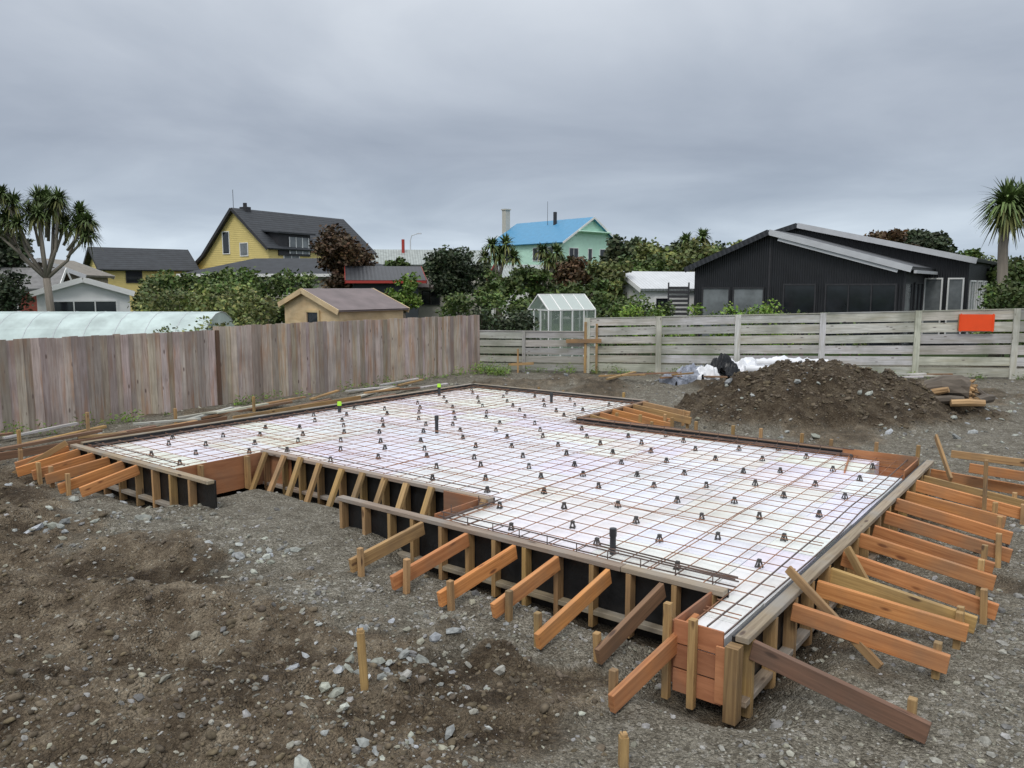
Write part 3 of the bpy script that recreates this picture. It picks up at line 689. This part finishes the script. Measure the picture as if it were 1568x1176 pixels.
# ---------------------------------------------------------------- buildings
def win(mb,face,a,z,w,h,nm,x0,x1,L,fr=1,gl=2,ft=.06):
    def m(u,n0,n1,zz0,zz1,u2,mi):
        if face=='S': mb.box(u,u2,-n1,-n0,zz0,zz1,mi,1)
        elif face=='N': mb.box(u,u2,L+n0,L+n1,zz0,zz1,mi,1)
        elif face=='E': mb.box(x1+n0,x1+n1,u,u2,zz0,zz1,mi,1)
        else: mb.box(x0-n1,x0-n0,u,u2,zz0,zz1,mi,1)
    l,r_=a-w/2,a+w/2
    m(l,.003,.02,z,z+h,r_,gl)
    m(l-ft,.002,.06,z-ft,z,r_+ft,fr); m(l-ft,.002,.06,z+h,z+h+ft,r_+ft,fr)
    m(l-ft,.002,.06,z,z+h,l,fr); m(r_,.002,.06,z,z+h,r_+ft,fr)
    for i in range(1,nm): u=l+w*i/nm; m(u-ft*.4,.021,.055,z,z+h,u+ft*.4,fr)
def house(name,loc,yaw,prof,L,mats,oh=.35,wins=(),th=.12,fasc=True,trimseg=None,z0=-.3):
    e=empty(name,math.radians(yaw),(loc[0],loc[1],0)); x0,x1=prof[0][0],prof[-1][0]
    w=MB()
    w.face([(x,0,z) for x,z in [(x0,z0),(x1,z0)]+list(prof)[::-1]],0)
    w.face([(x,L,z) for x,z in [(x1,z0),(x0,z0)]+list(prof)],0)
    w.face([(x0,L,z0),(x0,0,z0),(x0,0,prof[0][1]),(x0,L,prof[0][1])],0); w.face([(x1,0,z0),(x1,L,z0),(x1,L,prof[-1][1]),(x1,0,prof[-1][1])],0)
    w.build('walls',[mats[0]],e)
    rf_=MB(); tr_=MB()
    for i in range(len(prof)-1):
        a=Vector((prof[i][0],0,prof[i][1]));b=Vector((prof[i+1][0],0,prof[i+1][1])); d=(b-a).normalized()
        if i==0: a=a-d*oh
        if i==len(prof)-2: b=b+d*oh
        n=Vector((-d.z,0,d.x)); off=n*(th/2+.01)
        c=(a+b)/2+off+Vector((0,L/2,0))
        rf_.obox(c,Vector((0,L/2+oh,0)),(b-a)/2,n*th/2,0,1)
        if fasc: 
            for yy in (-oh-.02,L+oh+.02): tr_.obox((a+b)/2+n*(th/2-.03)+Vector((0,yy,0)),(b-a)/2,Vector((0,.015,0)),n*(th/2+.05),0 if (trimseg is None or i in trimseg) else 1,1)
    rf_.build('roof',[mats[3]],e)
    tr_.build('fascia',[mats[1],mats[3]],e)
    if wins:
        wb=MB()
        for wn in wins: win(wb,*wn[:6],x0,x1,L,gl=2 if len(wn)<7 else 3)
        wb.build('windows',[mats[1],mats[1] if len(mats)<6 else mats[5],mats[2],M['lglass']],e)
    return e
yel=ribbed('yellow_weatherboard',(.74,.60,.23),'y',2.2,.7,0,.3,.88,.93,1.03); mint=ribbed('mint_weatherboard',(.58,.88,.72),'y',2.2,.6,0,.3,.88,.93,1.02); blk=ribbed('black_corrugated_cladding',(.014,.0155,.019),'x',3.2,.5,0,.7)
droof=ribbed('dark_tile_roof',(.040,.046,.055),'y',1.1,.75,0,.6); blue=ribbed('blue_metal_roof',(.08,.29,.50),'x',1.2,.5,0,.4,.88,.9,1.05); groof=ribbed('grey_green_roof',(.33,.37,.36),'x',1.2,.5,0,.4)
lroof=ribbed('light_roof',(.62,.65,.68),'x',1.5,.5,0,.4,.85,.92,1.03); broof=ribbed('black_metal_roof',(.035,.038,.045),'x',1.5,.45,0,.4); redt=plain('red_trim',(.38,.04,.03),.5,.1); brick=plain('red_brick',(.25,.06,.04),.8,.4,6)
beige=plain('beige_wall',(.52,.50,.44),.8,.12); greyb=plain('grey_boards',(.34,.30,.24),.8,.3); darkw=plain('dark_wall',(.045,.055,.065),.7,.2); purp=ribbed('purple_brown_corrugated',(.22,.175,.175),'y',3.5,.5,0,.8)
plyw=wood('raw_plywood',(.68,.52,.31),(.56,.40,.22),vscale=6,knots=False)

o=S2W(-15.3,33.65)
bh=house('black_barn_house',o,-37.5,[(0,3.53),(3.46,4.94),(8.7,3.41)],4.4,[blk,M['trimgrey'],M['glass'],broof,0,M['steel']],.35,
 [('S',1.05,.3,1.2,2.3,1,1),('S',2.55,.3,1.3,2.3,1,1),('S',4.75,.3,1.25,2.45,1),('S',7.15,.3,2.6,2.45,3),('E',.9,.4,1.2,2.4,1,1),('E',3.0,.4,1.6,2.4,2)],trimseg=[1],th=.14)
v2=house('rear_wing',(0,0),0,[(0,4.95),(1.9,5.50),(9.05,3.78)],7,[blk,M['trimgrey'],M['glass'],broof,0,M['white']],.3,
 [('S',7.75,.5,.6,2.5,1,1),('S',8.6,.5,.5,2.5,1,1),('E',1.2,.5,1.5,2.4,2,1),('E',3.4,.5,1.5,2.4,2,1),('E',5.6,.5,1.5,2.4,2,1)],trimseg=[1],th=.14)
v2.parent=bh; v2.location=(1.3,4.41,0)
ex=MB(); ex.box(3.40,3.48,-.03,-.005,-.3,4.86,0,1)
ex.obox((6.2,-.30,3.98),(2.35,0,-.69),(0,.02,0),(.02,0,.06),1,1); ex.box(8.72,8.80,.0,.08,-.3,3.4,0,1)
ex.box(9.1,9.2,-.2,4.3,3.2,3.32,1,1); ex.build('flashings',[M['steel'],M['trimgrey']],bh)

mh=house('mint_green_house',(9.0,90),42.3,[(-4.7,7.6),(0,10.35),(4.5,7.6)],12,[mint,M['white'],M['glass'],blue,0,M['white']],.45,
 [('S',-2.9,5.7,1.4,1.2,2),('S',-.2,5.7,.6,1.2,1),('S',2.4,5.7,1.8,1.2,2),('S',-2.9,2.6,1.6,1.2,2),('S',2,2.6,1.6,1.2,2),('W',3,5.6,3.2,1.4,4),('W',8.5,5.6,1.5,1.3,2),('W',3,2.6,2,1.2,2)])
cb=MB(); cb.box(-2,-1.3,12.3,13,0,12.0,0,1); cb.box(-2.08,-1.22,12.2,13.1,12.0,12.15,0,1); cb.box(-1.2,-.9,4.6,4.9,8.5,11.3,1,1); cb.tube([(-1.05,6,9.5),(-1.05,6,12.6)],[.03,.02],5,mi=1); cb.build('chimneys',[beige,M['steel']],mh)
hood=MB(); hood.obox((0,-.35,8.75),(2.6,0,0),(0,.35,-.06),(0,.01,.05),0,1); hood.build('window_hood',[mint],mh)

yh=house('yellow_house',(-20.9,60),-31.3,[(-5.3,3.9),(-3.6,5.0),(0,8.45),(3.5,5.6)],11.2,[yel,M['steel'],M['glass'],droof,0,M['white']],.35,
 [('S',-1.1,5.2,.7,1.6,1),('S',.9,5.0,.8,.9,1,1),('E',2.2,4.3,1.5,.8,2,1),('E',7.2,4.3,2,.8,2)])
db=MB(); db.box(1.3,3.6,.9,4.1,5.0,6.65,0,1); db.obox((2.4,2.5,6.82),(0,1.9,0),(1.5,0,-.15),(0,0,.06),1,1); db.box(3.603,3.64,1.9,3.9,5.15,6.4,2,1); 
for yy in (1.9,2.55,3.2,3.85): db.box(3.641,3.67,yy,yy+.07,5.15,6.4,3,1)
db.box(-.3,.4,.7,1.2,8.0,8.7,4,1); db.tube([(.1,.9,8.7),(.1,.9,9.0)],[.15,.15],8,mi=4); db.tube([(.0,-.1,8.4),(0,-.1,9.9)],[.02,.02],5,mi=4)
db.build('dormer_and_chimney',[M['steel'],droof,M['lglass'],M['white'],M['steel']],yh)
def hiphouse(name,loc,yaw,L,Wd,ze,zr,mats,wins=(),oh=.5):
    e=empty(name,math.radians(yaw),(loc[0],loc[1],0)); w=MB(); w.box(0,L,0,Wd,-.3,ze,0,1); w.build('walls',[mats[0]],e)
    r_=MB(); a=-oh;b=L+oh;c=-oh;d=Wd+oh; m=Wd/2; hp=Wd/2+oh*.6
    e0,e1,e2,e3=(a,c,ze),(b,c,ze),(b,d,ze),(a,d,ze); r0,r1=(a+hp,m,zr),(b-hp,m,zr)
    r_.face([e0,e1,r1,r0],0); r_.face([e2,e3,r0,r1],0); r_.face([e1,e2,r1],0); r_.face([e3,e0,r0],0); r_.face([e3,e2,e1,e0],0)
    r_.build('roof',[mats[3]],e)
    g=MB(); g.box(a,b,c-.06,c-.002,ze-.16,ze+.02,0,1); g.box(b+.002,b+.06,c,d,ze-.16,ze+.02,0,1); g.box(a-.06,a-.002,c,d,ze-.16,ze+.02,0,1); g.build('gutter',[mats[1]],e)
    if wins:
        wb=MB()
        for wn in wins: win(wb,*wn,0,L,Wd)
        wb.build('windows',[mats[1],M['white'],mats[2],M['lglass']],e)
    return e
hiphouse('long_low_house',(-20.3,49.5),-2,13.2,6.5,3.45,4.55,[beige,M['white'],M['glass'],droof],[('S',4,2.3,2.0,.8,2),('S',6.5,2.3,1.2,.8,1)])
house('small_yellow_house',(-30.6,58),-50,[(-2.6,3.8),(0,5.45),(2.3,4.0)],6.2,[yel,M['steel'],M['glass'],droof],.4,[('E',2,3.0,1,.8,1)])
house('grey_roofed_house',(-25.6,43),10,[(-2.0,3.3),(0,4.1),(2.0,3.3)],4.2,[greyb,M['trimgrey'],M['glass'],plain('weathered_roof',(.24,.22,.19),.8,.3)],.3,[('S',0,2.2,1,.6,1)])
house('white_cottage',(-18.3,33.6),26,[(-1.75,2.40),(0,2.95),(1.75,2.40)],3.3,[M['white'],M['white'],M['glass'],plain('pale_roof',(.30,.31,.29),.8,.2)],.2,[('S',0,1.55,2.4,.5,3)])
house('red_brick_house',(-27.5,38),-70,[(-2,2.6),(0,3.5),(2,2.6)],5,[brick,M['white'],M['glass'],plain('grey_roof',(.2,.2,.2),.8,.3)],.3,[('E',3,1.2,1,1,1)])
house('red_trim_house',(-15.5,80),-80,[(-3.2,4.9),(0,6.3),(3.2,4.9)],12,[beige,redt,M['glass'],groof],.5,[('E',3,3.2,1.6,1,2),('E',8,3.2,1.6,1,2)])
rc=MB(); rc.tube([(-11,80,5),(-11,80,7.4)],[.16,.16],8); rc.build('red_flue',[redt])
dh=house('dark_house',(-8.9,44),-78,[(-2.6,3.0),(0,3.7),(2.6,3.0)],3.4,[darkw,redt,M['glass'],broof],.4,[('E',1.7,1.4,1.2,.9,2)])
ge=MB(); ge.box(2.98,3.05,-.4,3.8,2.86,3.0,0,1); ge.build('red_gutter',[redt],dh)
house('cream_cottage',(-6.1,46),-80,[(-2,2.6),(0,3.1),(2,2.6)],3.2,[beige,M['steel'],M['glass'],plain('brown_roof',(.12,.10,.09),.8,.3)],.3,[('E',1.2,1.7,.9,.7,2),('E',2.5,1.7,.6,.7,1)])
house('red_white_house',(-1.2,66),-75,[(-2.4,3.4),(0,4.4),(2.4,3.4)],7,[M['white'],redt,M['glass'],groof],.3,[('E',2,2.4,1.4,.9,2),('E',5,2.4,1.4,.9,2)])
house('white_cottage',(5.7,40.5),-66,[(-1.8,2.55),(0,3.35),(1.8,2.55)],4.2,[M['white'],M['white'],M['glass'],lroof],.2,[('E',1.2,1.2,.8,.9,1)])
ss=MB()
for k in range(8): ss.box(6.2,6.95,31,31.04,1.4+k*.17,1.4+k*.17+.1,0,1)
ss.box(6.15,6.2,31,31.06,0,2.85,0,1); ss.box(6.95,7.0,31,31.06,0,2.85,0,1); ss.build('slatted_screen',[M['steel']])
o=S2W(-18.8,14.56)
sh=house('wooden_garden_shed',o,-37.5,[(-1.0,2.2),(0,2.58),(1.5,2.02)],2.5,[plyw,plyw,M['glass'],purp],.12,[('S',.35,1.2,.5,.75,1)],th=.05)
gg=empty('greenhouse',math.radians(-62),(.95,28.6,0)); g=MB(); gl=MB()
W_,L_,e_,r_=.75,2.0,1.85,2.4
for yy in np.linspace(0,L_,5):
    for s_ in (-1,1):
        g.beam((s_*W_,yy,0),(s_*W_,yy,e_),.04,.04,0,up=(0,1,0),tint=1); g.beam((s_*W_,yy,e_),(0,yy,r_),.04,.04,0,tint=1)
for s_ in(-1,1):
    for zz in (.05,.9,e_): g.beam((s_*W_,0,zz),(s_*W_,L_,zz),.04,.04,0,tint=1)
g.beam((0,0,r_),(0,L_,r_),.05,.05,0,tint=1)
for yy in (0,L_):
    g.beam((-W_,yy,e_),(W_,yy,e_),.04,.04,0,tint=1); g.beam((-W_,yy,.9),(W_,yy,.9),.04,.04,0,tint=1); g.beam((.2,yy,0),(.2,yy,e_),.04,.04,0,up=(0,1,0),tint=1); g.beam((-.3,yy,0),(-.3,yy,e_),.04,.04,0,up=(0,1,0),tint=1)
for s_ in(-1,1):
    gl.face([(s_*W_,0,e_),(s_*W_,L_,e_),(0,L_,r_),(0,0,r_)],0); gl.face([(s_*W_,0,0),(s_*W_,L_,0),(s_*W_,L_,e_),(s_*W_,0,e_)],1)
for yy in (0,L_): gl.face([(-W_,yy,0),(W_,yy,0),(W_,yy,e_),(0,yy,r_),(-W_,yy,e_)],1)
def glassy(n,c,al):
    m,nt,b=newmat(n); b.inputs['Base Color'].default_value=col(c); b.inputs['Roughness'].default_value=.15; b.inputs['Alpha'].default_value=al; return m
g.build('frame',[M['white']],gg); gl.build('panes',[glassy('frosted_pane',(.6,.68,.66),.75),glassy('clear_pane',(.4,.5,.45),.3)],gg)
pt=empty('polytunnel',math.radians(-2),(-22,22.3,0)); c=MB(); fr=MB(); Lt=13.9; nseg=14
for i in range(nseg):
    a0,a1=math.pi*i/nseg,math.pi*(i+1)/nseg
    for k in range(17):
        xa,xb=Lt*k/17,Lt*(k+1)/17
        c.face([(xa,-1.6*math.cos(a0),2.0*math.sin(a0)),(xb,-1.6*math.cos(a0),2.0*math.sin(a0)),(xb,-1.6*math.cos(a1),2.0*math.sin(a1)),(xa,-1.6*math.cos(a1),2.0*math.sin(a1))],0)
for k in range(0,18): fr.tube([(Lt*k/17,-1.603*math.cos(math.pi*i/14),2.003*math.sin(math.pi*i/14)) for i in range(15)],[.008]*15,6)
for xx in (0.01,Lt-.01): c.face([(xx,-1.6*math.cos(math.pi*i/14),2.0*math.sin(math.pi*i/14)) for i in range(15)],0)
c.build('cover',[plain('pale_green_plastic_film',(.52,.63,.62),.35,.3,1.5,bmp=.7)],pt,smooth=False); fr.build('hoops',[M['trimgrey']],pt)
sl=MB(); sl.tube([(0,0,0),(0,0,7.6),(.15,0,8.1),(.8,0,8.3)],[.09,.06,.05,.04],8); sl.box(.7,1.2,-.1,.1,8.25,8.36,0,1); sl.build('street_lamp',[M['trimgrey']],loc=(-10.9,85,0))

# ---------------------------------------------------------------- debris
splitw=wood('split_wood',(.62,.41,.21),(.34,.20,.09),vscale=14,knots=False)
# cut tree butt with torn end, and split logs leaning on it
X0,Y0=9.1,15.9; g0=H(X0,Y0)
st=MB(); r=np.random.default_rng(11)
st.tube([(-.42,.35,.20),(-.15,.12,.26),(.10,-.08,.27),(.22,-.16,.26)],[.20,.27,.29,.24],13,mi=0,tint=.9,cap=1,rough=.10)
for i in range(26):
    rr=.23*r.random()**.5; an=r.uniform(0,6.28); c0=Vector((.18+.5*rr*math.cos(an),-.14+.8*rr*math.cos(an),.26+rr*math.sin(an)))
    d=Vector((.55+.2*r.normal(),-.6+.2*r.normal(),.25*r.normal())).normalized(); L=r.uniform(.06,.22); wd=r.uniform(.03,.065)
    st.tube([c0,c0+d*L*.7,c0+d*L],[wd,wd*.85,wd*.35],5,mi=1,tint=r.uniform(.45,1.2),rough=.2)
for (a,b,rad) in [((-.55,-.25,.08),(-.05,-.42,.10),.09),((-.35,-.5,.06),(.25,-.62,.07),.075),((.25,-.35,.08),(.70,-.10,.10),.09),((-.70,.05,.12),(-.30,-.30,.30),.07),((.20,.15,.45),(.62,-.05,.12),.06)]:
    st.tube([a,tuple((Vector(a)+Vector(b))/2+Vector((0,0,.015))),b],[rad,rad*1.05,rad*.9],8,mi=random.choice([0,1]),cap=1,tint=r.uniform(.7,1.1),rough=.14)
st.build('split_log_pile',[bark,splitw],loc=(X0,Y0,g0-.02))
def blob(name,X,Y,rx,ry,hz,mt,seed):
    n=34; u=np.linspace(-1,1,n); UX,UY=np.meshgrid(u,u); R=np.hypot(UX,UY)+.25*fbm(UX*2+seed,UY*2,3)
    z=hz*np.clip(1-R**2,0,1)**.35*(1+.8*fbm(UX*3.2+seed,UY*3.2,5)); x=UX*rx; y=UY*ry
    z=np.where(R>1,-.08,z); ii=np.arange(n*n).reshape(n,n)
    qq=np.stack([ii[:-1,:-1].ravel(),ii[:-1,1:].ravel(),ii[1:,1:].ravel(),ii[1:,:-1].ravel()],1)
    ob=fastmesh(name,np.stack([x.ravel(),y.ravel(),z.ravel()],1),qq,4,[mt],smooth=False); ob.location=(X,Y,H(X,Y)-.02); return ob
wpl=plain('white_plastic',(.80,.82,.86),.3,.15,4); tarp=plain('blue_grey_tarp_film',(.30,.33,.40),.5,.6,9)
blob('white_plastic_sheeting',7.5,21.6,1.7,.6,.46,wpl,2)
blob('white_plastic_sheeting',6.3,21.6,.7,.45,.48,wpl,5)
blob('white_plastic_sheeting',5.2,20.8,.4,.3,.28,wpl,12)
blob('white_plastic_sheeting',8.8,21.2,.6,.3,.24,wpl,15)
blob('black_plastic_bag',5.7,21.1,.5,.4,.52,M['poly'],7)
blob('blue_grey_tarp',4.9,21.0,.5,.4,.36,tarp,4)
blob('blue_grey_tarp',4.3,20.7,.4,.3,.20,tarp,14)
blob('white_plastic_sheeting',*S2W(-12.75,10.6),.35,.25,.14,wpl,8)
rl=MB()
for i,(y_,z_) in enumerate([(0,.10),(.2,.10),(.10,.27)]):
    rl.tube([(-1.2+.15*i,y_,z_),(1.2-.1*i,y_+.05,z_)],[.10,.10],14,mi=0); rl.tube([(1.2-.1*i,y_+.05,z_),(1.24-.1*i,y_+.05,z_)],[.04,.04],10,mi=1)
rl.build('plastic_film_rolls',[wpl,M['steel']],loc=(7.5,20.9,H(7.5,20.9)+.20),rot=-.1,smooth=False)
wp=MB()
for i in range(9): 
    a=J(-.6,.6); x=J(-2.2,.8); wp.beam((x,J(-.6,.5),J(.05,.2)),(x+J(.5,1.5)*math.cos(a),J(-.5,.5),J(.05,.3)),.09,.04,random.choice([0,1]))
wp.build('timber_offcuts',[M['pine'],M['brown']],loc=(4.4,20.7,H(4.4,20.7)))
wp=MB()
for i in range(10): 
    a=J(-.3,.3); x=J(-2,2); y=J(-.6,.6); wp.beam((x,y,J(.02,.1)),(x+J(.5,1.9)*math.cos(a),y+J(-.3,.3),J(.04,.14)),.1,.035,random.choice([0,1]))
wp.build('timber_offcuts',[M['rail'],M['brown']],loc=(9.4,21.6,H(9.4,21.6)+.02))
wp=MB()
for i in range(22): 
    x=J(-.6,.9); y=J(-6,6); a=J(-.3,.3); l=J(.5,1.8); wp.beam((x,y,J(.02,.12)),(x+l*math.sin(a),y+l*math.cos(a),J(.04,.16)),.1,.035,random.choice([0,0,1,2]))
c0=S2W(-14.8,9); wp.build('timber_offcuts',[M['rail'],M['brown'],M['pine']],loc=(c0[0],c0[1],.02),rot=YAW)

# ---------------------------------------------------------------- light, sky, camera
w=D.worlds.new('World'); scene.world=w; w.use_nodes=True; nt=w.node_tree; bg=nt.nodes['Background']
EL,AZ=math.radians(52),math.radians(200)
sky=N(nt,'ShaderNodeTexSky',sky_type='NISHITA',sun_disc=False); sky.sun_elevation=EL; sky.sun_rotation=AZ
tc=N(nt,'ShaderNodeTexCoord'); sp=N(nt,'ShaderNodeSeparateXYZ'); nt.links.new(tc.outputs['Generated'],sp.inputs[0])
def ma(op,a,b): 
    n=N(nt,'ShaderNodeMath',operation=op)
    for i,v in enumerate((a,b)):
        if isinstance(v,(int,float)): n.inputs[i].default_value=v
        else: nt.links.new(v,n.inputs[i])
    return n.outputs[0]
zz=ma('MAXIMUM',sp.outputs[2],0.0); den=ma('ADD',zz,.17)
cx=N(nt,'ShaderNodeCombineXYZ'); nt.links.new(ma('DIVIDE',sp.outputs[0],den),cx.inputs[0]); nt.links.new(ma('DIVIDE',sp.outputs[1],den),cx.inputs[1])
n1=N(nt,'ShaderNodeTexNoise',i_Scale=.85,i_Detail=6.0,i_Roughness=.52,i_Distortion=.4); nt.links.new(cx.outputs[0],n1.inputs['Vector'])
c1=ramp(nt,n1.outputs['Fac'],[(.28,(.77,.79,.82)),(.5,(1,1,1)),(.70,(1.26,1.24,1.20))])
g1=ramp(nt,zz,[(0,(.66,.76,.86)),(.045,(.57,.66,.77)),(.10,(.42,.485,.58)),(.16,(.38,.43,.515)),(.24,(.50,.55,.63)),(.34,(.67,.72,.79)),(1,(1.42,1.42,1.42))])
cl_=mixc(nt,1.0,g1,c1,'MULTIPLY'); cl_=mixc(nt,1.0,cl_,(10.,10.,10.,1),'MULTIPLY')
nt.links.new(mixc(nt,.93,sky.outputs[0],cl_),bg.inputs[0]); bg.inputs[1].default_value=.1
sun=D.lights.new('sun','SUN'); sun.energy=1.25; sun.angle=math.radians(18); sun.color=(1,.96,.9); so=D.objects.new('sun',sun); scene.collection.objects.link(so)
dv=Vector((math.sin(AZ)*math.cos(EL),math.cos(AZ)*math.cos(EL),math.sin(EL))); so.rotation_euler=dv.to_track_quat('Z','Y').to_euler()
cam=D.cameras.new('camera'); co_=D.objects.new('camera',cam); scene.collection.objects.link(co_); scene.camera=co_
cam.sensor_width=36; cam.lens=27.45; cam.clip_end=3000; cam.clip_start=.05
co_.location=(0,0,2.7); co_.rotation_euler=(math.radians(90-7.13),0,0)
scene.view_settings.view_transform='Standard'; scene.view_settings.look='None'; scene.view_settings.exposure=0
print('OBJS',len(D.objects))
